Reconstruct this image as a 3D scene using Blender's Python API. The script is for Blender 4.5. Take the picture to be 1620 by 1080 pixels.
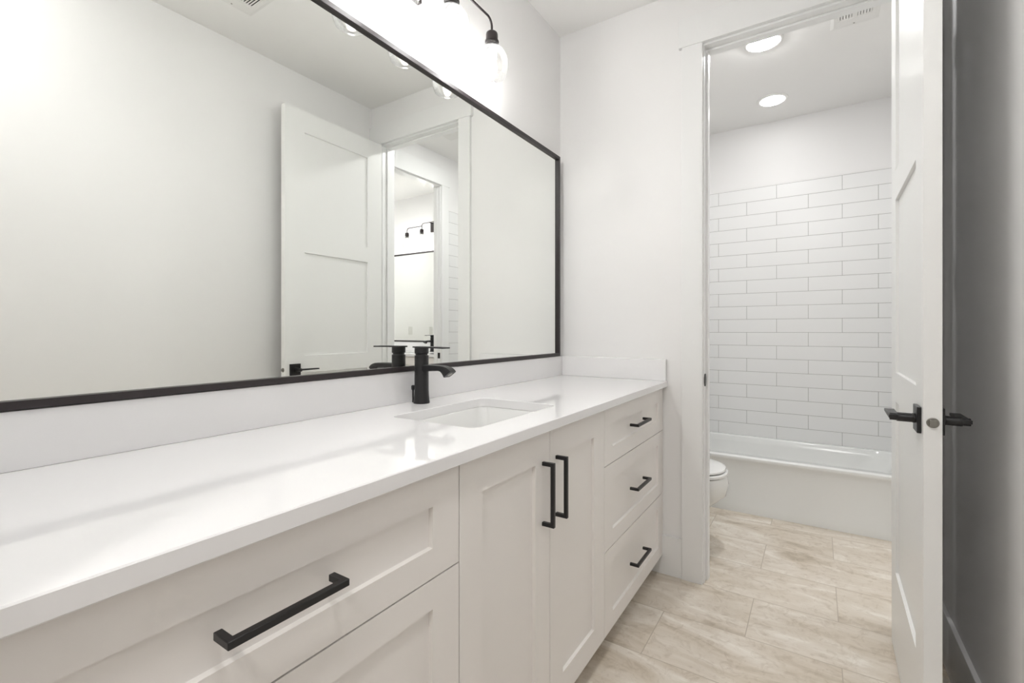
import bpy, bmesh, math
from mathutils import Vector, Matrix

for o in list(bpy.data.objects):
    bpy.data.objects.remove(o)
C = bpy.context.scene.collection
S = bpy.context.scene
PI = math.pi

# ------------------------------------------------------------------ camera, world, exposure
cam_data = bpy.data.cameras.new('camera')
cam_data.sensor_width = 36.0
cam_data.lens = 740.0 / 1620.0 * 36.0
cam_data.shift_y = -17.6 / 1620.0
cam_data.clip_start = 0.02
cam = bpy.data.objects.new('camera', cam_data)
cam.location = (1.159, 0.0, 1.153)
cam.rotation_euler = (PI / 2, 0, math.radians(33.03))
C.objects.link(cam)
S.camera = cam

world = bpy.data.worlds.new('world')
world.use_nodes = True
world.node_tree.nodes['Background'].inputs[0].default_value = (0.95, 0.97, 1.0, 1)
world.node_tree.nodes['Background'].inputs[1].default_value = 0.6
S.world = world
S.view_settings.view_transform = 'Standard'
S.view_settings.look = 'None'
S.view_settings.gamma = 1.0
S.view_settings.use_curve_mapping = False
S.view_settings.exposure = 1.06

# light strengths (W/m2/sr of the glowing surfaces)
BULB = 118.0          # frosted LED bulbs of both vanity lights
DISK_TUB = 6.0       # recessed disk over the tub
DISK_BATH = 100.0      # recessed disk over the toilet side
FILL_DISK_ROOM = 52.0      # added fill disk in this room's ceiling, lifts the cabinet fronts
HALL_FILL_W = 7.0         # added fill lamp in the unseen hall behind the camera

# ------------------------------------------------------------------ materials
def rgb(r, g, b):
    f = lambda c: (c / 255 / 12.92) if c / 255 <= 0.04045 else ((c / 255 + 0.055) / 1.055) ** 2.4
    return (f(r), f(g), f(b), 1)

def mat(name, col, rough=0.5, metal=0.0, spec=0.5, bump=0.0, bscale=200, vary=0.0, vscale=3.0, coat=0.0):
    m = bpy.data.materials.new(name)
    m.use_nodes = True
    nt = m.node_tree
    b = nt.nodes['Principled BSDF']
    b.inputs['Base Color'].default_value = col
    b.inputs['Roughness'].default_value = rough
    b.inputs['Metallic'].default_value = metal
    b.inputs['Specular IOR Level'].default_value = spec
    b.inputs['Coat Weight'].default_value = coat
    tc = nt.nodes.new('ShaderNodeTexCoord')
    if vary:
        n = nt.nodes.new('ShaderNodeTexNoise')
        n.inputs['Scale'].default_value = vscale
        n.inputs['Detail'].default_value = 4
        nt.links.new(tc.outputs['Object'], n.inputs['Vector'])
        mx = nt.nodes.new('ShaderNodeMix')
        mx.data_type = 'RGBA'
        mx.inputs[6].default_value = tuple(max(0, c * (1 - vary)) for c in col[:3]) + (1,)
        mx.inputs[7].default_value = tuple(min(1, c * (1 + vary)) for c in col[:3]) + (1,)
        nt.links.new(n.outputs['Fac'], mx.inputs[0])
        nt.links.new(mx.outputs[2], b.inputs['Base Color'])
    if bump:
        n2 = nt.nodes.new('ShaderNodeTexNoise')
        n2.inputs['Scale'].default_value = bscale
        n2.inputs['Detail'].default_value = 3
        nt.links.new(tc.outputs['Object'], n2.inputs['Vector'])
        bp = nt.nodes.new('ShaderNodeBump')
        bp.inputs['Strength'].default_value = bump
        bp.inputs['Distance'].default_value = 0.001
        nt.links.new(n2.outputs['Fac'], bp.inputs['Height'])
        nt.links.new(bp.outputs['Normal'], b.inputs['Normal'])
    return m

def emit(name, col, strength):
    m = bpy.data.materials.new(name)
    m.use_nodes = True
    nt = m.node_tree
    nt.nodes.clear()
    e = nt.nodes.new('ShaderNodeEmission')
    e.inputs[0].default_value = col
    e.inputs[1].default_value = strength
    o = nt.nodes.new('ShaderNodeOutputMaterial')
    nt.links.new(e.outputs[0], o.inputs[0])
    return m

def clear_glass():
    m = bpy.data.materials.new('clear_shade_glass')
    m.use_nodes = True
    nt = m.node_tree
    nt.nodes.clear()
    t = nt.nodes.new('ShaderNodeBsdfTransparent')
    t.inputs[0].default_value = (0.985, 0.985, 0.98, 1)
    gl = nt.nodes.new('ShaderNodeBsdfGlossy')
    gl.inputs['Roughness'].default_value = 0.03
    df = nt.nodes.new('ShaderNodeBsdfTranslucent')
    df.inputs[0].default_value = (0.9, 0.9, 0.89, 1)
    g = nt.nodes.new('ShaderNodeMixShader')
    g.inputs[0].default_value = 0.03
    nt.links.new(gl.outputs[0], g.inputs[1]); nt.links.new(df.outputs[0], g.inputs[2])
    lw = nt.nodes.new('ShaderNodeLayerWeight')
    lw.inputs[0].default_value = 0.3
    mul = nt.nodes.new('ShaderNodeMath')
    mul.operation = 'MULTIPLY_ADD'
    mul.inputs[1].default_value = 0.6
    mul.inputs[2].default_value = 0.03
    mx = nt.nodes.new('ShaderNodeMixShader')
    o = nt.nodes.new('ShaderNodeOutputMaterial')
    nt.links.new(lw.outputs['Fresnel'], mul.inputs[0])
    nt.links.new(mul.outputs[0], mx.inputs[0])
    nt.links.new(t.outputs[0], mx.inputs[1])
    nt.links.new(g.outputs[0], mx.inputs[2])
    nt.links.new(mx.outputs[0], o.inputs[0])
    return m

def floor_tile_mat():
    m = bpy.data.materials.new('travertine_floor_tile')
    m.use_nodes = True
    nt = m.node_tree
    N, L = nt.nodes, nt.links
    b = N['Principled BSDF']
    tc = N.new('ShaderNodeTexCoord')
    mp = N.new('ShaderNodeMapping')
    mp.inputs['Location'].default_value = (TILE_X, TILE_Y, 0)
    L.new(tc.outputs['Object'], mp.inputs[0])
    br = N.new('ShaderNodeTexBrick')
    br.offset = 0.5
    br.inputs['Scale'].default_value = 1.0
    br.inputs['Brick Width'].default_value = 0.598
    br.inputs['Row Height'].default_value = 0.3015
    br.inputs['Mortar Size'].default_value = 0.0017
    br.inputs['Mortar Smooth'].default_value = 0.1
    br.inputs['Color1'].default_value = (0, 0, 0, 1)
    br.inputs['Color2'].default_value = (1, 1, 1, 1)
    br.inputs['Mortar'].default_value = (0.5, 0.5, 0.5, 1)
    L.new(mp.outputs[0], br.inputs['Vector'])
    # each tile takes its own slice of the stone pattern
    off = N.new('ShaderNodeVectorMath'); off.operation = 'MULTIPLY'
    off.inputs[1].default_value = (7.0, 13.0, 5.0)
    L.new(br.outputs['Color'], off.inputs[0])
    add = N.new('ShaderNodeVectorMath'); add.operation = 'ADD'
    L.new(tc.outputs['Object'], add.inputs[0]); L.new(off.outputs[0], add.inputs[1])
    st = N.new('ShaderNodeMapping'); st.inputs['Scale'].default_value = (1.5, 4.2, 1.0)
    L.new(add.outputs[0], st.inputs[0])
    n1 = N.new('ShaderNodeTexNoise')
    n1.inputs['Scale'].default_value = 1.8; n1.inputs['Detail'].default_value = 8
    n1.inputs['Roughness'].default_value = 0.62; n1.inputs['Distortion'].default_value = 0.9
    L.new(st.outputs[0], n1.inputs['Vector'])
    r1 = N.new('ShaderNodeValToRGB')
    r1.color_ramp.elements[0].position = 0.33; r1.color_ramp.elements[0].color = FLOOR_COLS[0]
    r1.color_ramp.elements[1].position = 0.68; r1.color_ramp.elements[1].color = FLOOR_COLS[3]
    e = r1.color_ramp.elements.new(0.44); e.color = FLOOR_COLS[1]
    e = r1.color_ramp.elements.new(0.56); e.color = FLOOR_COLS[2]
    L.new(n1.outputs['Fac'], r1.inputs[0])
    # crackled pits
    n2 = N.new('ShaderNodeTexNoise')
    n2.inputs['Scale'].default_value = 22; n2.inputs['Detail'].default_value = 6; n2.inputs['Roughness'].default_value = 0.7
    n2.inputs['Distortion'].default_value = 1.2
    L.new(add.outputs[0], n2.inputs['Vector'])
    r2 = N.new('ShaderNodeValToRGB')
    r2.color_ramp.elements[0].position = 0.34; r2.color_ramp.elements[0].color = (0.80, 0.77, 0.73, 1)
    r2.color_ramp.elements[1].position = 0.50; r2.color_ramp.elements[1].color = (1, 1, 1, 1)
    L.new(n2.outputs['Fac'], r2.inputs[0])
    mu = N.new('ShaderNodeMix'); mu.data_type = 'RGBA'; mu.blend_type = 'MULTIPLY'; mu.inputs[0].default_value = 0.8
    L.new(r1.outputs[0], mu.inputs[6]); L.new(r2.outputs[0], mu.inputs[7])
    mo = N.new('ShaderNodeMix'); mo.data_type = 'RGBA'
    L.new(br.outputs['Fac'], mo.inputs[0]); L.new(mu.outputs[2], mo.inputs[6])
    mo.inputs[7].default_value = rgb(190, 178, 162)
    L.new(mo.outputs[2], b.inputs['Base Color'])
    b.inputs['Roughness'].default_value = 0.42
    b.inputs['Specular IOR Level'].default_value = 0.4
    bp = N.new('ShaderNodeBump'); bp.invert = True
    bp.inputs['Strength'].default_value = 0.5; bp.inputs['Distance'].default_value = 0.0015
    L.new(br.outputs['Fac'], bp.inputs['Height'])
    L.new(bp.outputs[0], b.inputs['Normal'])
    return m

TILE_X, TILE_Y = -0.635 + 0.598 * 3.5, -1.651 + 0.3015 * 14      # joints at x 0.635, rows at y 1.651
FLOOR_COLS = [rgb(192, 179, 160), rgb(215, 204, 188), rgb(226, 217, 204), rgb(242, 236, 226)]

M = dict(
    wall=mat('eggshell_white_paint', rgb(243, 242, 241), 0.42, bump=0.05, bscale=350, spec=0.35),
    ceil=mat('flat_ceiling_paint', rgb(248, 247, 245), 0.85, bump=0.08, bscale=250, spec=0.2),
    trim=mat('semigloss_trim_paint', rgb(242, 242, 241), 0.28, spec=0.5),
    door=mat('semigloss_door_paint', rgb(242, 242, 240), 0.32, spec=0.26),
    cab=mat('warm_white_cabinet_paint', rgb(242, 238, 234), 0.38, spec=0.4),
    quartz=mat('white_quartz', rgb(242, 241, 241), 0.05, spec=0.26, vary=0.012, vscale=2.2),
    black=mat('matte_black_metal', rgb(24, 23, 25), 0.36, metal=0.0, spec=0.5, bump=0.02),
    frame=mat('dark_bronze_frame', rgb(42, 35, 37), 0.42, spec=0.5),
    bronze=mat('dark_bronze_metal', rgb(46, 40, 40), 0.30, metal=0.4, spec=0.6),
    ceramic=mat('glazed_white_ceramic', rgb(240, 240, 238), 0.08, spec=0.55),
    tub=mat('enamelled_white_tub', rgb(241, 242, 240), 0.13, spec=0.5),
    tile=mat('glazed_white_wall_tile', rgb(242, 242, 241), 0.22, spec=0.5, bump=0.03, bscale=12),
    grout=mat('grey_grout', rgb(168, 166, 162), 0.9, spec=0.1),
    nickel=mat('satin_nickel', rgb(150, 148, 142), 0.32, metal=1.0),
    darkmetal=mat('dark_strike_metal', rgb(52, 50, 48), 0.3, metal=0.8),
    socket=mat('cream_porcelain_socket', rgb(236, 224, 200), 0.4),
    register=mat('white_register_metal', rgb(240, 239, 236), 0.4),
    void=mat('dark_duct', rgb(40, 38, 36), 0.9, spec=0.0),
    plate=mat('white_switch_plastic', rgb(226, 225, 221), 0.35),
)
M['floor'] = floor_tile_mat()
mm = bpy.data.materials.new('silvered_mirror')
mm.use_nodes = True
mm.node_tree.nodes['Principled BSDF'].inputs['Base Color'].default_value = (0.93, 0.945, 0.92, 1)
mm.node_tree.nodes['Principled BSDF'].inputs['Metallic'].default_value = 1
mm.node_tree.nodes['Principled BSDF'].inputs['Roughness'].default_value = 0.0
M['mirror'] = mm
M['glass'] = clear_glass()
M['bulb'] = emit('lit_frosted_bulb', (1.0, 0.995, 0.985, 1), BULB)
for k_, v_ in (('disk_tub', DISK_TUB), ('disk_bath', DISK_BATH), ('fill_disk_room', FILL_DISK_ROOM), ('fill_disk_guest', 90.0)):
    M[k_] = emit('lit_recessed_' + k_, (1.0, 1.0, 1.0, 1), v_)

# ------------------------------------------------------------------ mesh helpers
def box(bm, x0, x1, y0, y1, z0, z1):
    v = [bm.verts.new(p) for p in ((x0, y0, z0), (x1, y0, z0), (x1, y1, z0), (x0, y1, z0),
                                   (x0, y0, z1), (x1, y0, z1), (x1, y1, z1), (x0, y1, z1))]
    for f in ((0, 3, 2, 1), (4, 5, 6, 7), (0, 1, 5, 4), (1, 2, 6, 5), (2, 3, 7, 6), (3, 0, 4, 7)):
        bm.faces.new([v[i] for i in f])

def loft(bm, loops, cap0=True, cap1=True, closed=True):
    vs = [[bm.verts.new(p) for p in l] for l in loops]
    n = len(vs[0])
    for a, b in zip(vs, vs[1:]):
        for i in range(n if closed else n - 1):
            j = (i + 1) % n
            bm.faces.new((a[i], a[j], b[j], b[i]))
    if cap0: bm.faces.new(vs[0][::-1])
    if cap1: bm.faces.new(vs[-1])
    return vs

def lathe(bm, prof, cx=0, cy=0, n=40, cap0=True, cap1=True):
    loft(bm, [[(cx + r * math.cos(2 * PI * i / n), cy + r * math.sin(2 * PI * i / n), z) for i in range(n)]
              for r, z in prof], cap0, cap1)

def tube(bm, pts, r, n=14):
    pts = [Vector(p) for p in pts]
    loops = []
    up = None
    for i, p in enumerate(pts):
        t = (pts[min(i + 1, len(pts) - 1)] - pts[max(i - 1, 0)]).normalized()
        if up is None:
            up = t.orthogonal().normalized()
        up = (up - t * up.dot(t)).normalized()
        s = t.cross(up)
        loops.append([p + (up * math.cos(2 * PI * k / n) + s * math.sin(2 * PI * k / n)) * r for k in range(n)])
    loft(bm, loops)

def rrect(x0, x1, y0, y1, r, z, n=6):
    out = []
    for cx, cy, a in ((x1 - r, y1 - r, 0), (x0 + r, y1 - r, PI / 2), (x0 + r, y0 + r, PI), (x1 - r, y0 + r, 1.5 * PI)):
        for i in range(n + 1):
            t = a + i / n * PI / 2
            out.append((cx + r * math.cos(t), cy + r * math.sin(t), z))
    return out

def obj(name, bm, m, parent=None, bevel=0.0, smooth=False, segs=2):
    bmesh.ops.recalc_face_normals(bm, faces=bm.faces)
    me = bpy.data.meshes.new(name)
    bm.to_mesh(me); bm.free()
    me.materials.append(M[m])
    if smooth:
        for p in me.polygons: p.use_smooth = True
        me.set_sharp_from_angle(angle=math.radians(38))
    o = bpy.data.objects.new(name, me)
    C.objects.link(o)
    if parent: o.parent = parent
    if bevel:
        b = o.modifiers.new('bevel', 'BEVEL')
        b.width = bevel; b.segments = segs; b.limit_method = 'ANGLE'
        b.angle_limit = math.radians(40)
    return o

def bx(name, m, *boxes, parent=None, bevel=0.0):
    bm = bmesh.new()
    for b in boxes: box(bm, *b)
    return obj(name, bm, m, parent, bevel)

def struct(o):
    o['kind'] = 'structure'
    return o

def tag(o, label, cat, group=None):
    o['label'] = label; o['category'] = cat
    if group: o['group'] = group
    return o

def thing(name, label, cat, loc=(0, 0, 0), rz=0.0, group=None):
    o = bpy.data.objects.new(name, None)
    o.empty_display_size = 0.1
    C.objects.link(o)
    o.location = loc; o.rotation_euler = (0, 0, rz)
    return tag(o, label, cat, group)

def copy_tree(o, parent=None):
    c = o.copy(); C.objects.link(c)
    if parent: c.parent = parent
    for ch in list(o.children):
        copy_tree(ch, c)
    return c

def panelled(bm, u0, u1, v0, v1, w_back, w_front, pu0, pu1, panels, rec, both=False):
    """board in (w,u,v) space: x=w thickness, y=u width, z=v height, with recessed panels"""
    def face(w, wr, flip):
        def q(*p):
            f = bm.faces.new([bm.verts.new(a) for a in p])
        q((w, u0, v0), (w, pu0, v0), (w, pu0, v1), (w, u0, v1))
        q((w, pu1, v0), (w, u1, v0), (w, u1, v1), (w, pu1, v1))
        zs = [v0] + [z for p in panels for z in p] + [v1]
        for i in range(0, len(zs), 2):
            q((w, pu0, zs[i]), (w, pu1, zs[i]), (w, pu1, zs[i + 1]), (w, pu0, zs[i + 1]))
        c = 0.0015
        for a, b in panels:
            o_ = [(w, pu0, a), (w, pu1, a), (w, pu1, b), (w, pu0, b)]
            i_ = [(wr, pu0 + c, a + c), (wr, pu1 - c, a + c), (wr, pu1 - c, b - c), (wr, pu0 + c, b - c)]
            for k in range(4):
                l = (k + 1) % 4
                q(o_[k], o_[l], i_[l], i_[k])
            q(*i_)
    face(w_front, w_front - rec if w_front > w_back else w_front + rec, False)
    if both:
        face(w_back, w_back + rec if w_front > w_back else w_back - rec, True)
    else:
        bm.faces.new([bm.verts.new(p) for p in ((w_back, u0, v0), (w_back, u1, v0), (w_back, u1, v1), (w_back, u0, v1))])
    for a, b in (((u0, v0), (u1, v0)), ((u1, v0), (u1, v1)), ((u1, v1), (u0, v1)), ((u0, v1), (u0, v0))):
        bm.faces.new([bm.verts.new(p) for p in ((w_back, a[0], a[1]), (w_back, b[0], b[1]), (w_front, b[0], b[1]), (w_front, a[0], a[1]))])
    bmesh.ops.remove_doubles(bm, verts=bm.verts, dist=1e-6)

# ------------------------------------------------------------------ dimensions (metres)
YB = 2.262            # wall with the doorway
PT = 0.100            # its thickness
XR = 1.5416           # right wall
ZC = 2.735            # ceiling
JL, JR = 0.732, 1.430 # jamb faces of the doorway
HD = 2.450            # underside of the head jamb
BXL, BXR = 0.100, 1.708   # bathroom side walls
BYB = 4.050               # bathroom far wall
GX0, GX1 = 1.778, 3.950   # second vanity room
GY = 4.020                # its vanity wall
TB = 0.183            # baseboard height

# ------------------------------------------------------------------ setting
struct(bx('floor', 'floor', (-0.15, 4.1, -1.9, 4.2, -0.08, 0.0)))
struct(bx('ceiling', 'ceil', (-0.15, 4.1, -1.9, 4.2, ZC, ZC + 0.08)))
struct(bx('wall_left', 'wall', (-0.1, 0.0, -0.115, YB + PT, 0, ZC)))
struct(bx('wall_right', 'wall', (XR, XR + 0.1, -0.115, YB, 0, ZC)))
struct(bx('wall_back', 'wall', (0, JL - 0.018, YB, YB + PT, 0, ZC), (JR + 0.018, GX0, YB, YB + PT, 0, ZC),
          (JL - 0.018, JR + 0.018, YB, YB + PT, HD + 0.018, ZC)))
struct(bx('wall_front', 'wall', (0, 0.62, -0.115, 0, 0, ZC), (1.46, XR, -0.115, 0, 0, ZC), (0.62, 1.46, -0.115, 0, 2.47, ZC)))
struct(bx('wall_bath_left', 'wall', (0, BXL, YB + PT, BYB, 0, ZC)))
struct(bx('wall_bath_back', 'wall', (0, GX0, BYB, BYB + 0.1, 0, ZC)))
D2A, D2B = 2.452, 3.180
struct(bx('wall_bath_right', 'wall', (BXR, GX0, YB + PT, D2A - 0.018, 0, ZC), (BXR, GX0, D2B + 0.018, BYB, 0, ZC),
          (BXR, GX0, D2A - 0.018, D2B + 0.018, HD + 0.018, ZC)))
struct(bx('wall_guest_back', 'wall', (GX0, GX1 + 0.1, GY, GY + 0.1, 0, ZC)))
struct(bx('wall_guest_right', 'wall', (GX1, GX1 + 0.1, YB + PT, GY, 0, ZC)))
struct(bx('wall_guest_front', 'wall', (GX0, GX1 + 0.1, YB, YB + PT, 0, ZC)))
struct(bx('wall_hall_left', 'wall', (-0.15, -0.05, -1.8, -0.115, 0, ZC)))
struct(bx('wall_hall_right', 'wall', (2.2, 2.3, -1.8, -0.115, 0, ZC)))
struct(bx('wall_hall_back', 'wall', (-0.15, 2.3, -1.9, -1.8, 0, ZC)))
struct(bx('wall_hall_front', 'wall', (XR, 2.3, -0.115, -0.015, 0, ZC)))

# baseboards
struct(bx('baseboard_right', 'trim', (XR - 0.014, XR, 0.0, YB, 0, TB), bevel=0.002))
struct(bx('baseboard_back', 'trim', (0.44, JL - 0.096, YB - 0.014, YB, 0, TB), (JR + 0.096, XR - 0.014, YB - 0.014, YB, 0, TB), bevel=0.002))
struct(bx('baseboard_bath_front', 'trim', (BXL, JL - 0.096, YB + PT, YB + PT + 0.014, 0, TB), (JR + 0.096, BXR, YB + PT, YB + PT + 0.014, 0, TB), bevel=0.002))
struct(bx('baseboard_bath_left', 'trim', (BXL, BXL + 0.014, YB + PT + 0.014, 3.262, 0, TB), bevel=0.002))

# door casings: flat side boards, deeper header with small ears, jamb and stop
def casing(x_out, x_in, a, b, head_h=0.131, ear=0.014):
    """boards in a doorway spanning a..b along the second axis; x_out/x_in = wall face and front of board"""
    lo, hi = min(x_out, x_in), max(x_out, x_in)
    return [(lo, hi, a - 0.095, a - 0.005, 0, HD + 0.009), (lo, hi, b + 0.005, b + 0.095, 0, HD + 0.009),
            (lo - 0.003 if x_in < x_out else lo, hi + 0.003 if x_in > x_out else hi, a - 0.095 - ear, b + 0.095 + ear, HD + 0.009, HD + 0.009 + head_h)]

def swap(b): return (b[2], b[3], b[0], b[1], b[4], b[5])

t1 = [swap(b) for b in casing(YB, YB - 0.018, JL, JR)]
t1[2] = (t1[2][0], XR, t1[2][2], t1[2][3], t1[2][4], t1[2][5])
t1 += [swap(b) for b in casing(YB + PT, YB + PT + 0.018, JL, JR)]
t1 += [(JL - 0.018, JL, YB, YB + PT, 0, HD), (JR, JR + 0.018, YB, YB + PT, 0, HD), (JL - 0.018, JR + 0.018, YB, YB + PT, HD, HD + 0.018),
       (JL, JL + 0.010, YB + 0.040, YB + 0.075, 0, HD), (JR - 0.010, JR, YB + 0.040, YB + 0.075, 0, HD), (JL + 0.010, JR - 0.010, YB + 0.040, YB + 0.075, HD - 0.010, HD)]
trim1 = struct(bx('trim_1', 'trim', *t1, bevel=0.0015))
bm = bmesh.new()
loft(bm, [[(JL + w, y, z) for (y, z) in [(YB + 0.020 + 0.020 * math.copysign(abs(math.cos(a)) ** 0.7, math.cos(a)), 0.926 + 0.029 * math.copysign(abs(math.sin(a)) ** 0.7, math.sin(a))) for a in [i * PI / 12 for i in range(24)]]] for w in (0.0, 0.0015)])
loft(bm, [[(JL + w, y, z) for (y, z) in ((YB - 0.003, 0.914), (YB - 0.003, 0.938), (YB + 0.004, 0.953), (YB + 0.014, 0.953), (YB + 0.014, 0.899), (YB + 0.004, 0.899))] for w in (0.0, 0.0035)])
sp = obj('strike_plate', bm, 'darkmetal', trim1); sp['label'] = 'dark metal strike plate'

t2 = casing(BXR, BXR - 0.018, D2A, D2B)
t2[0] = (BXR - 0.018, BXR, YB + PT + 0.001, D2A - 0.005, 0, HD + 0.009)
t2[2] = (t2[2][0], t2[2][1], YB + PT + 0.001, t2[2][3], t2[2][4], t2[2][5] + 0.02)
t2 += [(GX0, GX0 + 0.014, D2A - 0.085, D2A - 0.005, 0, HD + 0.009), (GX0, GX0 + 0.014, D2B + 0.005, D2B + 0.095, 0, HD + 0.009), (GX0, GX0 + 0.016, D2A - 0.085, D2B + 0.109, HD + 0.009, HD + 0.14)]
t2 += [(BXR, GX0, D2A - 0.018, D2A, 0, HD), (BXR, GX0, D2B, D2B + 0.018, 0, HD), (BXR, GX0, D2A - 0.018, D2B + 0.018, HD, HD + 0.018),
       (BXR + 0.034, BXR + 0.052, D2A, D2A + 0.004, 0, HD), (BXR + 0.034, BXR + 0.052, D2B - 0.004, D2B, 0, HD)]
trim2 = struct(bx('trim_2', 'trim', *t2, bevel=0.0015))
sp = bx('strike_plate', 'darkmetal', (BXR + 0.003, BXR + 0.029, D2B - 0.0015, D2B, 0.900, 0.951), parent=trim2)
sp['label'] = 'dark metal strike plate'

# ------------------------------------------------------------------ the open door
door = bpy.data.objects.new('door_1', None)
C.objects.link(door); struct(door)
door.location = (1.394, 2.225, 0.0)
door.rotation_euler = (0, 0, math.radians(-91.165))
bm = bmesh.new()
# local: x along the leaf from hinge to latch, y thickness; built as (w,u,v) then swapped
panelled(bm, 0.0, 0.713, 0.010, 2.436, 0.035, 0.0, 0.122, 0.590, [(0.305, 0.905), (1.006, 1.609), (1.708, 2.311)], 0.009, both=True)
for v in bm.verts: v.co = Vector((v.co.y, v.co.x, v.co.z))
leaf = obj('door_leaf', bm, 'door', door)
HZ, HX = 0.928, 0.713 - 0.060
for s, y0 in ((-1, 0.0), (1, 0.035)):
    h = bx('door_handle', 'black', *[(HX - 0.033, HX + 0.033, min(y0, y0 + s * 0.009), max(y0, y0 + s * 0.009), HZ - 0.033, HZ + 0.033)], parent=door, bevel=0.0015)
    bm = bmesh.new()
    n = 20
    loft(bm, [[(HX + r * math.cos(2 * PI * i / n), y0 + s * d, HZ + r * math.sin(2 * PI * i / n)) for i in range(n)] for r, d in ((0.0125, 0.009), (0.0125, 0.014), (0.0115, 0.014), (0.0115, 0.045), (0.0095, 0.046), (0.0095, 0.060))])
    ya, yb = sorted((y0 + s * 0.040, y0 + s * 0.062))
    pr = [(HX + 0.011, 0.0045), (HX - 0.02, 0.0045), (HX - 0.075, 0.0040), (HX - 0.118, 0.0035)]
    loft(bm, [[(x, ya, HZ - t + 0.001), (x, yb, HZ - t + 0.001), (x, yb, HZ + t + 0.001), (x, ya, HZ + t + 0.001)] for x, t in pr])
    lv = obj('lever', bm, 'black', h, bevel=0.001, smooth=True)
bm = bmesh.new()
xl = 0.713
loft(bm, [[(xl + d, 0.0175 + r * 0.0125 * math.cos(a), HZ + r * 0.0125 * math.sin(a)) for a in [2 * PI * i / 28 for i in range(28)]] for r, d in ((1, 0.0), (1, 0.0012), (0.86, 0.0018))])
box(bm, xl, xl + 0.0085, 0.0105, 0.0245, HZ - 0.007, HZ + 0.007)
lp = obj('latch_bolt', bm, 'nickel', door, bevel=0.0008); lp['label'] = 'round nickel latch'
for z in (0.25, 1.575, 2.187):
    bm = bmesh.new()
    lathe(bm, [(0.0058, z - 0.044), (0.0058, z + 0.044)], -0.006, 0.034, 14)
    box(bm, -0.004, -0.0005, 0.006, 0.033, z - 0.043, z + 0.043)
    hg = obj('hinge', bm, 'nickel', door); hg['label'] = 'satin nickel hinge'

# ------------------------------------------------------------------ white tile surround
def tile_field(bm, grout, x0, x1, joint, w, z0, rows, pitch, put, thick=0.010):
    """put(u0,u1,v0,v1,d0,d1) adds a box; first (bottom) row is aligned to joint"""
    g = 0.0012
    for r in range(rows):
        off = joint + (w / 2 if r % 2 else 0)
        k = math.floor((x0 - off) / w)
        while off + k * w < x1:
            a, b = max(x0, off + k * w), min(x1, off + (k + 1) * w)
            if b - a > 0.01:
                put(bm, a + g, b - g, z0 + r * pitch + g, z0 + (r + 1) * pitch - g, 0.001, thick)
            k += 1

TZ0, TP, TR = 0.330, 0.10095, 19
TZ1 = TZ0 + TP * TR
def wall_tile(name, x0, x1, joint, put):
    bm = bmesh.new()
    tile_field(bm, None, x0, x1, joint, 0.4045, TZ0, TR, TP, put)
    o = struct(obj(name, bm, 'tile', bevel=0.0009))
    bm = bmesh.new()
    put(bm, x0 + 0.004, x1 - 0.004, TZ0, TZ1 + 0.001, 0.0, 0.0086)
    obj('grout', bm, 'grout', o)['label'] = 'grey grout'
    return o
wall_tile('wall_tile_back', BXL + 0.011, BXR - 0.011, 0.909, lambda bm, a, b, c, d, e, f: box(bm, a, b, BYB - f, BYB - e, c, d))
wall_tile('wall_tile_right', 3.275, BYB - 0.0005, 3.70, lambda bm, a, b, c, d, e, f: box(bm, BXR - f, BXR - e, a, b, c, d))
wall_tile('wall_tile_left', 3.275, BYB - 0.0005, 3.70, lambda bm, a, b, c, d, e, f: box(bm, BXL + e, BXL + f, a, b, c, d))

# ------------------------------------------------------------------ bathtub
def make_tub():
    t = thing('bathtub', 'white alcove bathtub with flat apron below the white tiled wall', 'bathtub', (0, 0, 0))
    x0, x1, y0, y1 = BXL + 0.002, BXR - 0.002, 3.268, BYB - 0.002
    bm = bmesh.new()
    # apron: profile extruded along x
    prof = [(y0 + 0.055, 0.0), (y0 + 0.006, 0.0), (y0 + 0.006, 0.050), (y0 + 0.012, 0.066), (y0 + 0.006, 0.300), (y0 + 0.004, 0.322), (y0 - 0.001, 0.330),
            (y0 - 0.003, 0.340), (y0 - 0.001, 0.350), (y0 + 0.006, 0.356), (y0 + 0.018, 0.3575), (y0 + 0.055, 0.352)]
    loft(bm, [[(x, y, z) for y, z in prof] for x in (x0, x1)])
    obj('apron', bm, 'tub', t, smooth=True)
    bm = bmesh.new()
    n = 8
    zt = 0.3565
    loops = [rrect(x0, x1, y0 + 0.014, y1 - 0.0, 0.004, 0.05, n), rrect(x0, x1, y0 + 0.014, y1, 0.004, 0.330, n),
             rrect(x0 + 0.004, x1 - 0.004, y0 + 0.016, y1 - 0.012, 0.006, 0.3555, n),
             rrect(x0 + 0.055, x1 - 0.085, y0 + 0.078, y1 - 0.045, 0.13, zt, n), rrect(x0 + 0.066, x1 - 0.096, y0 + 0.088, y1 - 0.054, 0.13, zt - 0.008, n),
             rrect(x0 + 0.075, x1 - 0.12, y0 + 0.096, y1 - 0.062, 0.14, zt - 0.05, n), rrect(x0 + 0.10, x1 - 0.22, y0 + 0.115, y1 - 0.085, 0.15, 0.15, n),
             rrect(x0 + 0.14, x1 - 0.32, y0 + 0.14, y1 - 0.12, 0.13, 0.09, n), rrect(x0 + 0.20, x1 - 0.40, y0 + 0.20, y1 - 0.18, 0.09, 0.08, n)]
    # back deck slopes very slightly to the basin
    loops = [[(x, y, z - 0.018 * max(0, (y - y0) / (y1 - y0)) if z > 0.2 else z) for x, y, z in l] for l in loops]
    loft(bm, loops)
    obj('basin', bm, 'tub', t, smooth=True)
    bm = bmesh.new(); lathe(bm, [(0.03, 0.080), (0.03, 0.083), (0.02, 0.084)], x0 + 0.32, (y0 + y1) / 2, 24)
    obj('drain', bm, 'nickel', t)
make_tub()

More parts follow.
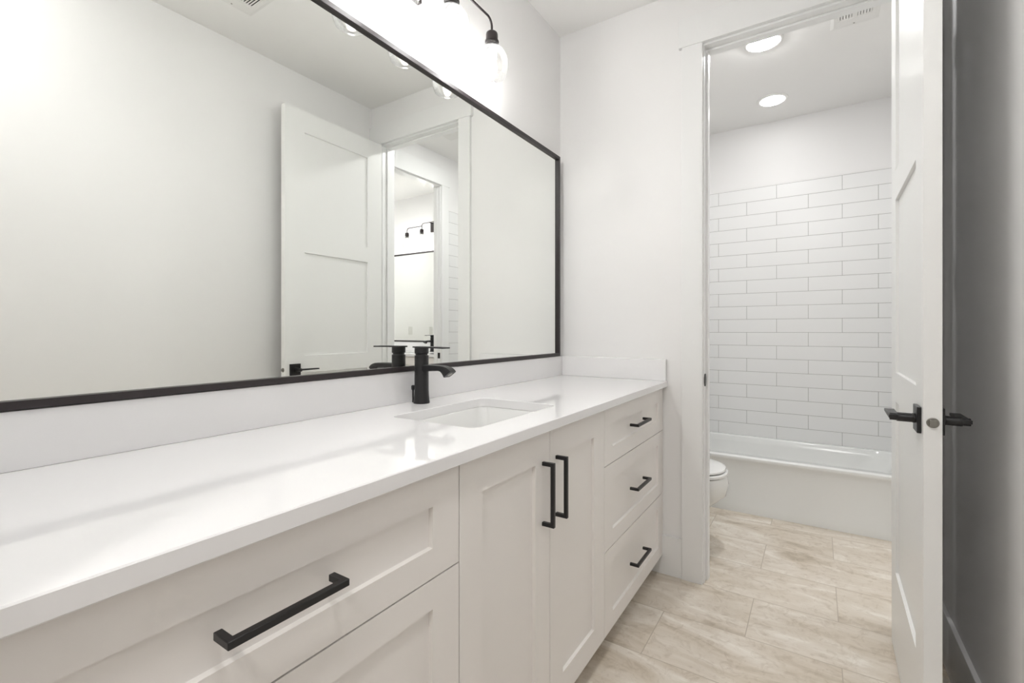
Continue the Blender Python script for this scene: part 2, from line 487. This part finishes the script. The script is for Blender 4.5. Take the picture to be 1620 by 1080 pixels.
# ------------------------------------------------------------------ toilet
def make_toilet():
    t = thing('toilet', 'white toilet beside the bathtub, its rounded front poking past the door jamb', 'toilet', (BXL - 0.012 + 0.004, 2.69, 0))
    def el(cx, a, b, z, n=40, e=2.3):
        out = []
        for i in range(n):
            th = 2 * PI * i / n
            c, s = math.cos(th), math.sin(th)
            ax = a if c > 0 else a * 0.86
            out.append((cx + ax * math.copysign(abs(c) ** (2 / e), c), b * math.copysign(abs(s) ** (2 / e), s), z))
        return out
    bm = bmesh.new()
    loft(bm, [el(0.30, 0.20, 0.115, 0.0), el(0.30, 0.20, 0.113, 0.02), el(0.32, 0.19, 0.10, 0.06), el(0.34, 0.20, 0.10, 0.16), el(0.38, 0.235, 0.125, 0.23),
              el(0.42, 0.248, 0.158, 0.28), el(0.43, 0.250, 0.180, 0.335), el(0.43, 0.243, 0.184, 0.372), el(0.43, 0.238, 0.182, 0.382),
              el(0.43, 0.19, 0.135, 0.382), el(0.43, 0.16, 0.11, 0.33), el(0.40, 0.10, 0.07, 0.25)])
    box(bm, 0.02, 0.26, -0.10, 0.10, 0.20, 0.38)
    obj('bowl', bm, 'ceramic', t, smooth=True)
    bm = bmesh.new()
    loft(bm, [el(0.432, 0.236, 0.182, 0.3845), el(0.432, 0.244, 0.190, 0.389), el(0.432, 0.244, 0.190, 0.400), el(0.432, 0.238, 0.184, 0.405),
              el(0.432, 0.15, 0.10, 0.405), el(0.432, 0.15, 0.10, 0.3845)])
    obj('seat', bm, 'ceramic', t, smooth=True)
    bm = bmesh.new()
    loft(bm, [el(0.428, 0.230, 0.178, 0.4075), el(0.428, 0.238, 0.186, 0.412), el(0.428, 0.236, 0.185, 0.420), el(0.428, 0.215, 0.165, 0.428), el(0.428, 0.12, 0.09, 0.431)])
    obj('seat_lid', bm, 'ceramic', t, smooth=True)
    bm = bmesh.new()
    loft(bm, [rrect(0.015, 0.20, -0.19, 0.19, 0.03, 0.38), rrect(0.008, 0.205, -0.215, 0.215, 0.03, 0.72)])
    obj('tank', bm, 'ceramic', t, smooth=True)
    bm = bmesh.new()
    loft(bm, [rrect(0.004, 0.212, -0.222, 0.222, 0.03, 0.7205), rrect(0.003, 0.214, -0.224, 0.224, 0.03, 0.735), rrect(0.006, 0.210, -0.22, 0.22, 0.03, 0.752), rrect(0.02, 0.196, -0.206, 0.206, 0.03, 0.757)])
    obj('tank_lid', bm, 'ceramic', t, smooth=True)
    bx('flush_lever', 'nickel', (0.205, 0.222, -0.17, -0.15, 0.65, 0.67), (0.215, 0.225, -0.165, -0.09, 0.652, 0.666), parent=t, bevel=0.003)
make_toilet()

# ------------------------------------------------------------------ recessed ceiling lights
def recessed(x, y, label, m, group='recessed ceiling lights in the bathroom'):
    t = thing('recessed_light', label, 'ceiling light', (x, y, ZC), group=group)
    bm = bmesh.new()
    lathe(bm, [(0.096, 0.0), (0.096, -0.004), (0.086, -0.008), (0.076, -0.006), (0.076, 0.0)], n=48, cap0=False, cap1=False)
    obj('trim_ring', bm, 'register', t, smooth=True)
    bm = bmesh.new()
    lathe(bm, [(0.0755, -0.001), (0.0755, -0.006), (0.070, -0.011), (0.055, -0.015), (0.03, -0.017)], n=48)
    obj('light_disk', bm, m, t)
recessed(0.907, 3.668, 'round lit recessed light in the bathroom ceiling above the bathtub', 'disk_tub')
recessed(0.917, 2.902, 'round lit recessed light cut by the door head, nearer the doorway', 'disk_bath')

recessed(1.10, 0.13, 'added fill light, an unseen round disk in the vanity room ceiling', 'fill_disk_room', None)  # unseen light, added to brighten the cabinet fronts

# ------------------------------------------------------------------ ceiling registers
def register(x, y, rz, label):
    """long axis along local x, 0.356 x 0.203"""
    t = thing('air_register', label, 'vent', (x, y, ZC), rz, group='ceiling air registers')
    t.scale = (1, 1, 0.6)
    A, B = 0.178, 0.1015
    bm = bmesh.new()
    n = 3
    hx, hy = 0.098, 0.070
    loops = [rrect(-A, A, -B, B, 0.004, 0.0, n), rrect(-A, A, -B, B, 0.004, -0.002, n), rrect(-A + 0.018, A - 0.018, -B + 0.014, B - 0.014, 0.004, -0.007, n),
             rrect(-hx, hx, -hy, hy, 0.003, -0.007, n), rrect(-hx, hx, -hy, hy, 0.003, -0.0006, n)]
    loft(bm, loops, cap0=False, cap1=False)
    obj('face_frame', bm, 'register', t)
    bx('duct', 'void', (-hx, hx, -hy, hy, -0.0008, -0.0003), parent=t)
    bm = bmesh.new()
    pitch = 0.0119
    for i in range(12):
        yc = -0.0655 + pitch * i
        wbar = 0.0034 if i != 5 and i != 6 else 0.0045
        loft(bm, [[(-hx, yc - wbar, -0.007), (-hx, yc + wbar, -0.007), (-hx, yc + wbar + 0.003, -0.002), (-hx, yc - wbar + 0.003, -0.002)],
                  [(hx, yc - wbar, -0.007), (hx, yc + wbar, -0.007), (hx, yc + wbar + 0.003, -0.002), (hx, yc - wbar + 0.003, -0.002)]])
    box(bm, -hx, hx, -0.006, 0.006, -0.0072, -0.002)
    obj('louvre', bm, 'register', t)
    for s in (-1, 1):
        bx('side_louvre', 'register', (*sorted((s * (hx + 0.012), s * (hx + 0.024))), -hy, hy, -0.0085, -0.0069), parent=t)
    for s in (-1, 1):
        bm = bmesh.new(); lathe(bm, [(0.004, -0.0068), (0.004, -0.0082), (0.002, -0.0088)], s * (A - 0.020), 0, 12)
        obj('screw', bm, 'nickel', t)
register(1.322, 2.990 - 0.178, PI / 2, 'white metal air register in the bathroom ceiling just inside the door head')
register(1.258 - 0.178, 1.258 - 0.1015, 0, 'white air register in the vanity room ceiling, seen only in the big mirror')

# ------------------------------------------------------------------ vanity furniture
def pull_bm(vert, L=0.160):
    """origin at surface centre; x out"""
    bm = bmesh.new()
    w = 0.0052
    P, H = 0.036, L / 2
    # one mitred C-shaped bar
    path = [(0, -H), (P - w, -H), (P - w, H), (0, H)]
    outer = [(0, -H - w), (P, -H - w), (P, H + w), (0, H + w)]
    inner = [(0, -H + w), (P - 2 * w, -H + w), (P - 2 * w, H - w), (0, H - w)]
    loops = []
    for o_, i_ in zip(outer, inner):
        l = [(o_[0], o_[1], -w), (o_[0], o_[1], w), (i_[0], i_[1], w), (i_[0], i_[1], -w)]
        loops.append(l)
    loft(bm, loops)
    if vert:
        for v in bm.verts: v.co = Vector((v.co.x, -v.co.z, v.co.y))
    return bm

FX0, FX1 = 0.527, 0.547
ZB, ZG2, ZG1, ZT = 0.088, 0.383, 0.680, 0.881
def vanity(loc, rz, y0, y1, label, group):
    t = thing('vanity_cabinet', label, 'cabinet', loc, rz, group)
    a, b, c = 0.743, 1.132, 1.525
    # open-topped carcass so the basin hangs inside
    bx('cabinet_body', 'cab', (0.003, FX0 - 0.0005, y0, y0 + 0.016, ZB, 0.884), (0.003, FX0 - 0.0005, y1 - 0.018, y1 - 0.002, ZB, 0.884),
       (0.003, FX0 - 0.0005, y0 + 0.016, y1 - 0.018, ZB, ZB + 0.016), (0.003, 0.008, y0 + 0.016, y1 - 0.018, ZB + 0.016, 0.884),
       (FX0 - 0.022, FX0 - 0.0005, y0 + 0.016, y1 - 0.018, 0.860, 0.884),
       (0.008, FX0 - 0.0005, a - 0.008, a + 0.008, ZB + 0.016, 0.860), (0.008, FX0 - 0.0005, c - 0.008, c + 0.008, ZB + 0.016, 0.860),
       (FX0 - 0.022, FX0 - 0.0005, b - 0.02, b + 0.02, ZB + 0.016, 0.860),
       *[(FX0 - 0.022, FX0 - 0.0005, p, q, z - 0.012, z + 0.012) for z in (ZG1, ZG2) for p, q in ((y0 + 0.016, a - 0.008), (c + 0.008, y1 - 0.018))],
       parent=t)
    bx('toe_kick', 'cab', (0.003, 0.46, y0, y1 - 0.015, 0, ZB), parent=t)
    g = 0.0015
    for p, q in ((y0, a), (c, y1 - 0.002)):
        for z0, z1, rail in ((ZG1, ZT, 0.058), (ZG2, ZG1, 0.058), (ZB, ZG2, 0.058)):
            bm = bmesh.new()
            st = 0.078
            panelled(bm, p + g, q - g, z0 + g, z1 - g, FX0, FX1, p + st, q - st, [(z0 + rail, z1 - rail - (0.006 if z1 == ZT else 0))], 0.009)
            d = obj('drawer_front', bm, 'cab', t)
            h = obj('drawer_pull', pull_bm(False), 'black', d, bevel=0.0012, smooth=True)
            h.location = (FX1, (p + q) / 2 + (-0.012 if p < 1 else -0.02), (z0 + z1) / 2 + 0.002)
            h['label'] = 'black square bar pull'
    for p, q, hy in ((a, b, b - 0.040), (b, c, b + 0.037)):
        bm = bmesh.new()
        panelled(bm, p + g, q - g, ZB + g, ZT - g, FX0, FX1, p + 0.079, q - 0.079 - (0.008 if p == b else 0), [(ZB + 0.079, ZT - 0.080)], 0.009)
        d = obj('cabinet_door', bm, 'cab', t)
        h = obj('door_pull', pull_bm(True), 'black', d, bevel=0.0012, smooth=True)
        h.location = (FX1, hy, 0.718)
        h['label'] = 'black square bar pull'
    return t

SX0, SX1, SY0, SY1 = 0.166, 0.464, 0.903, 1.336
CX, CT0, CT1 = 0.569, 0.8855, 0.914
def worktop(loc, rz, y0, y1, label, group):
    bm = bmesh.new()
    n = 8
    hole = rrect(SX0, SX1, SY0, SY1, 0.028, CT1, n)
    r = 0.002
    rim = [(0.0, y0, CT1), (CX - r, y0, CT1), (CX - r, y1, CT1), (0.0, y1, CT1)]
    hv = [bm.verts.new(p) for p in hole]; rv = [bm.verts.new(p) for p in rim]
    edges = [bm.edges.new((l[i], l[(i + 1) % len(l)])) for l in (hv, rv) for i in range(len(l))]
    bmesh.ops.triangle_fill(bm, use_beauty=True, edges=edges)
    # edge profile and hole wall
    def ring(top, lows):
        prev = top
        for low in lows:
            lv = [bm.verts.new(p) for p in low]
            for i in range(len(prev)):
                j = (i + 1) % len(prev)
                bm.faces.new((prev[i], prev[j], lv[j], lv[i]))
            prev = lv
        return prev
    hb = ring(hv, [[(x, y, CT1 - 0.0015) for x, y, z in rrect(SX0 + 0.0012, SX1 - 0.0012, SY0 + 0.0012, SY1 - 0.0012, 0.028, 0, n)],
                   [(x, y, CT0) for x, y, z in rrect(SX0 + 0.0012, SX1 - 0.0012, SY0 + 0.0012, SY1 - 0.0012, 0.028, 0, n)]])
    rb = ring(rv, [[(0.0, y0, CT1 - r), (CX, y0, CT1 - r), (CX, y1, CT1 - r), (0.0, y1, CT1 - r)],
                   [(0.0, y0, CT0 + r), (CX, y0, CT0 + r), (CX, y1, CT0 + r), (0.0, y1, CT0 + r)],
                   [(0.0, y0, CT0), (CX - r, y0, CT0), (CX - r, y1, CT0), (0.0, y1, CT0)]])
    e2 = []
    for l in (hb, rb):
        for i in range(len(l)):
            e2.append(bm.edges.get((l[i], l[(i + 1) % len(l)])))
    bmesh.ops.triangle_fill(bm, use_beauty=True, edges=e2)
    t = obj('countertop', bm, 'quartz')
    t.location = loc; t.rotation_euler = (0, 0, rz)
    tag(t, label, 'countertop', group)
    where = 'further reflected vanity' if rz else 'near countertop'
    for nm, lab, dims in (('backsplash', 'long low quartz backsplash strip under the mirror, on the ' + where, (0.0005, 0.020, y0, y1, CT1 + 0.0003, 1.016)),
                          ('side_splash', 'short quartz side splash against the end wall, on the ' + where, (0.0205, CX - 0.004, y1 - 0.020, y1, CT1 + 0.0003, 1.016))):
        o = bx(nm, 'quartz', dims, bevel=0.001)
        o.location = loc; o.rotation_euler = (0, 0, rz)
        tag(o, lab, 'backsplash', 'white quartz splash strips')
    return t

def basin(loc, rz, label, group):
    t = thing('sink_basin', label, 'sink', loc, rz, group)
    bm = bmesh.new()
    n = 8
    z = CT0 - 0.0008
    a, b, c, d = SX0 - 0.001, SX1 + 0.001, SY0 - 0.001, SY1 + 0.001
    loops = [rrect(a - 0.022, b + 0.022, c - 0.022, d + 0.022, 0.04, z - 0.012, n), rrect(a - 0.022, b + 0.022, c - 0.022, d + 0.022, 0.04, z, n),
             rrect(a + 0.001, b - 0.001, c + 0.001, d - 0.001, 0.028, z, n), rrect(a + 0.003, b - 0.003, c + 0.003, d - 0.003, 0.028, z - 0.004, n),
             rrect(a + 0.008, b - 0.008, c + 0.010, d - 0.010, 0.035, z - 0.07, n), rrect(a + 0.014, b - 0.014, c + 0.018, d - 0.018, 0.04, z - 0.115, n),
             rrect(a + 0.03, b - 0.03, c + 0.035, d - 0.035, 0.05, z - 0.135, n), rrect(a + 0.09, b - 0.09, c + 0.15, d - 0.15, 0.04, z - 0.142, n)]
    loft(bm, loops, cap0=False)
    # outer shell of the bowl
    loops = [rrect(a - 0.004, b + 0.004, c - 0.004, d + 0.004, 0.03, z - 0.012, n), rrect(a - 0.002, b + 0.002, c, d, 0.03, z - 0.12, n), rrect(a + 0.03, b - 0.03, c + 0.04, d - 0.04, 0.03, z - 0.15, n)]
    loft(bm, loops, cap0=False)
    obj('bowl', bm, 'ceramic', t, smooth=True)
    bm = bmesh.new(); lathe(bm, [(0.022, z - 0.1415), (0.022, z - 0.139), (0.015, z - 0.138), (0.013, z - 0.134), (0.0, z - 0.133)][:4], (a + b) / 2, (c + d) / 2, 24)
    obj('drain', bm, 'black', t, smooth=True)['label'] = 'black drain stopper'
    return t

def make_faucet():
    t = thing('faucet', 'matte black single lever faucet on the white countertop behind the sink', 'faucet', (0.068, 1.131, 0.914), group='matte black sink faucets')
    bm = bmesh.new()
    lathe(bm, [(0.0265, 0), (0.0268, 0.003), (0.0255, 0.012), (0.0240, 0.028), (0.0232, 0.045), (0.0230, 0.150), (0.0230, 0.1555), (0.0222, 0.1565), (0.0195, 0.157), (0.0195, 0.1615)], n=48)
    obj('body', bm, 'black', t, smooth=True)
    bm = bmesh.new()
    # spout: flat bar bending down to a slanted outlet; profile in x/z swept over width
    top = [(0.012, 0.1265), (0.060, 0.1265), (0.090, 0.1260), (0.105, 0.1245), (0.118, 0.121), (0.128, 0.116), (0.1355, 0.109)]
    bot = [(0.012, 0.105), (0.060, 0.1085), (0.084, 0.110), (0.092, 0.1085), (0.098, 0.104), (0.103, 0.0975), (0.108, 0.090)]
    loops = []
    for (a, b), (c, d) in zip(top, bot):
        w = 0.0165
        loops.append([(a, -w + 0.003, b), (a, w - 0.003, b), (a + (c - a) * 0.15, w, b + (d - b) * 0.15), (c + (a - c) * 0.15, w, d + (b - d) * 0.15),
                      (c, w - 0.003, d), (c, -w + 0.003, d), (c + (a - c) * 0.15, -w, d + (b - d) * 0.15), (a + (c - a) * 0.15, -w, b + (d - b) * 0.15)])
    loft(bm, loops)
    obj('spout', bm, 'black', t, smooth=True)
    bm = bmesh.new()
    d = Vector((0.1355 - 0.108, 0, 0.109 - 0.090)).normalized(); nrm = Vector((d.z, 0, -d.x)); c = Vector((0.12175, 0, 0.0995))
    loft(bm, [[c + nrm * k + d * (0.0085 * math.cos(2 * PI * i / 20)) + Vector((0, 0.0085 * math.sin(2 * PI * i / 20), 0)) for i in range(20)] for k in (-0.0005, 0.001)])
    obj('aerator', bm, 'nickel', t)['label'] = 'nickel aerator disc'
    bm = bmesh.new()
    lathe(bm, [(0.0195, 0.1615), (0.0222, 0.163), (0.0230, 0.164), (0.0230, 0.182)], n=48)
    loft(bm, [[(x, -w, z - 0.0045), (x, w, z - 0.0045), (x, w, z), (x, -w, z)] for x, w, z in ((-0.0235, 0.0185, 0.1865), (0.0, 0.0195, 0.1865), (0.05, 0.0185, 0.1862), (0.108, 0.017, 0.1852))])
    obj('lever', bm, 'black', t, bevel=0.0006, smooth=True)
    bm = bmesh.new()
    tube(bm, [(-0.033, -0.006, 0.0), (-0.033, -0.006, 0.040)], 0.0028, 10)
    lathe(bm, [(0.0028, 0.040), (0.0055, 0.043), (0.0058, 0.054), (0.004, 0.057)], -0.033, -0.006, 16)
    obj('pop_up_rod', bm, 'black', t, smooth=True)
    return t

def wall_mirror(loc, rz, y0, y1, label, group):
    t = thing('wall_mirror', label, 'mirror', loc, rz, group)
    z0, z1, f = 1.0185, 2.068, 0.0150
    bx('mirror_glass', 'mirror', (0.0035, 0.0144, y0 + 0.004, y1 - 0.004, z0 + 0.004, z1 - 0.004), parent=t)
    bm = bmesh.new()
    # four mitred bars, one mesh
    def ring(x, e): return [(x, y0 + e, z0 + e), (x, y1 - e, z0 + e), (x, y1 - e, z1 - e), (x, y0 + e, z1 - e)]
    loft(bm, [ring(0.0, 0), ring(0.0262, 0), ring(0.0264, 0.0002), ring(0.0264, f - 0.0002), ring(0.0262, f), ring(0.0146, f)], cap0=False, cap1=False)
    obj('frame', bm, 'frame', t)['label'] = 'thin black metal frame'
    return t

def make_vanity_light():
    t = thing('vanity_light', 'black four-globe wall light with clear glass shades above the big mirror', 'wall light', (0, 1.099, 2.33), group='four-globe vanity lights')
    bx('back_plate', 'bronze', (0.0005, 0.020, -0.080, 0.084, -0.052, 0.060), parent=t, bevel=0.002)
    ax = 0.125
    offs = (-0.351, -0.117, 0.117, 0.351)
    rr = 0.030
    bm = bmesh.new()
    # upper arm: arches from the plate over both inner sockets
    zi = 0.034
    a0 = [(ax, offs[1], -0.030)] + [(ax, offs[1] + rr - rr * math.cos(k * PI / 16), zi - rr + rr * math.sin(k * PI / 16)) for k in range(9)]
    tube(bm, a0 + [(ax, -y, z) for _, y, z in a0][::-1], 0.0043)
    tube(bm, [(0.018, 0, zi), (0.060, 0, zi), (ax, 0, zi)], 0.0060)
    # outer arms leave the inner stems lower down
    zo = 0.006
    for s in (-1, 1):
        tube(bm, [(ax, s * 0.117, zo)] + [(ax, s * (0.351 - rr + rr * math.sin(k * PI / 16)), zo - rr + rr * math.cos(k * PI / 16)) for k in range(9)] + [(ax, s * 0.351, -0.050)], 0.0043)
    obj('arm_bar', bm, 'bronze', t, smooth=True)
    for i, y in enumerate(offs):
        dz = 0.015 if i in (1, 2) else 0.0
        bm = bmesh.new()
        lathe(bm, [(r, z + dz) for r, z in [(0.008, -0.044), (0.0175, -0.0445), (0.0215, -0.048), (0.023, -0.054), (0.023, -0.078), (0.0265, -0.0785), (0.0265, -0.082), (0.0225, -0.0825), (0.0225, -0.117), (0.0205, -0.117), (0.0205, -0.085)]], ax, y, 32)
        s = obj('socket', bm, 'bronze', t, smooth=True)
        bm = bmesh.new()
        lathe(bm, [(0.0195, -0.086 + dz), (0.0195, -0.111 + dz), (0.0165, -0.114 + dz)], ax, y, 28)
        obj('bulb_collar', bm, 'socket', s, smooth=True)['label'] = 'cream bulb base'
        bm = bmesh.new()
        lathe(bm, [(r, z + dz) for r, z in [(0.0125, -0.1135), (0.0160, -0.118), (0.0185, -0.126), (0.0190, -0.134), (0.0175, -0.143), (0.0125, -0.150), (0.006, -0.153), (0.001, -0.1535)]], ax, y, 28)
        obj('bulb', bm, 'bulb', s, smooth=True)['label'] = 'glowing frosted bulb'
        prof = [(0.0245, -0.081), (0.0255, -0.090), (0.0320, -0.101), (0.0440, -0.113), (0.0540, -0.128), (0.0605, -0.146), (0.0625, -0.164), (0.0612, -0.182), (0.0575, -0.197), (0.0520, -0.210)]
        def cr(p0, p1, p2, p3, t_): return tuple(0.5 * ((2 * p1[k]) + (-p0[k] + p2[k]) * t_ + (2 * p0[k] - 5 * p1[k] + 4 * p2[k] - p3[k]) * t_ ** 2 + (-p0[k] + 3 * p1[k] - 3 * p2[k] + p3[k]) * t_ ** 3) for k in (0, 1))
        sm = []
        for k in range(len(prof) - 1):
            for u in (0, 0.5):
                sm.append(cr(prof[max(k - 1, 0)], prof[k], prof[k + 1], prof[min(k + 2, len(prof) - 1)], u))
        sm.append(prof[-1])
        w = 0.0020
        inner = [(r - w, z) for r, z in sm][::-1]
        full = sm + [(sm[-1][0] - 0.0002, sm[-1][1] - 0.0009), (inner[0][0] + 0.0002, inner[0][1] - 0.0009)] + inner
        bm = bmesh.new()
        lathe(bm, [(r, z + dz) for r, z in full], ax, y, 56, cap0=False, cap1=False)
        obj('glass_shade', bm, 'glass', t, smooth=True)['label'] = 'clear glass globe shade'
    return t

# this room
vanity((0, 0, 0), 0, 0.006, YB, 'long off-white shaker vanity with black pulls under the white countertop', 'shaker vanity cabinets')
worktop((0, 0, 0), 0, 0.002, YB, 'long white quartz countertop on the near vanity', 'white quartz countertops')
basin((0, 0, 0), 0, 'white rectangular undermount sink in the near countertop', 'undermount sinks')
faucet = make_faucet()
wall_mirror((0, 0, 0), 0, 0.051, 2.2105, 'huge black framed mirror on the left wall above the backsplash', 'black framed mirrors')
vlight = make_vanity_light()

# the second vanity room, seen through both doorways in the mirror
OX = 2.515 - 1.131
R2 = -PI / 2
def w2(x, y): return (OX + y, GY - x)
vanity((OX, GY, 0), R2, GX0 - OX + 0.022, GX1 - OX, 'off-white vanity in the further vanity room, reflected in the big mirror', 'shaker vanity cabinets')
worktop((OX, GY, 0), R2, GX0 - OX + 0.022, GX1 - OX, 'white countertop of the further vanity, reflected in the big mirror', 'white quartz countertops')
basin((OX, GY, 0), R2, 'sink of the further vanity room, in front of the small reflected faucet', 'undermount sinks')
f2 = copy_tree(faucet); f2.location = (*w2(0.068, 1.131), 0.914); f2.rotation_euler = (0, 0, R2)
f2['label'] = 'small distant black faucet reflected in the mirror through the doorways'
wall_mirror((OX, GY, 0), R2, GX0 - OX + 0.06, GX1 - OX - 0.05, 'distant framed mirror in the further vanity room, seen inside the big mirror', 'black framed mirrors')
l2 = copy_tree(vlight); l2.location = (*w2(0, 1.131 - 0.008), 2.33); l2.rotation_euler = (0, 0, R2)
l2['label'] = 'small distant vanity light reflected in the mirror through the doorways'

def switch_plate(y, label, rocker):
    t = thing('wall_plate', label, 'switch plate', (GX1, y, 1.150), PI, group='wall plates in the further vanity room')
    bx('plate', 'plate', (0, 0.006, -0.037, 0.037, -0.060, 0.060), parent=t, bevel=0.002)
    bx('rocker', 'plate', (0.006, 0.009, -0.016, 0.016, -0.033, 0.033), parent=t, bevel=0.001)
recessed(3.2, 3.0, 'added fill light in the further vanity room ceiling, above the reflected view', 'fill_disk_guest', None)  # hidden light, added because the further room came out too dark
switch_plate(2.98, 'faint white wall plate, left of the two doubly reflected ones', True)
switch_plate(2.54, 'faint white wall plate, right of the two, above the distant faucet', True)

# unseen hall behind the camera, its lamp added as fill through the doorway
t = thing('hall_fill_light', 'added flat round fill light in the unseen hall behind the camera', 'ceiling light', (1.1, -0.9, ZC))
bm = bmesh.new(); lathe(bm, [(0.15, 0.0), (0.15, -0.015), (0.14, -0.02)], n=40); obj('fill_lamp_housing', bm, 'register', t)
ld = bpy.data.lights.new('hall_fill_lamp', 'AREA'); ld.shape = 'DISK'; ld.size = 0.26; ld.energy = HALL_FILL_W; ld.color = (1.0, 0.97, 0.945)
lo = bpy.data.objects.new('hall_fill_lamp', ld); lo.parent = t; lo.location = (0, 0, -0.024); C.objects.link(lo)
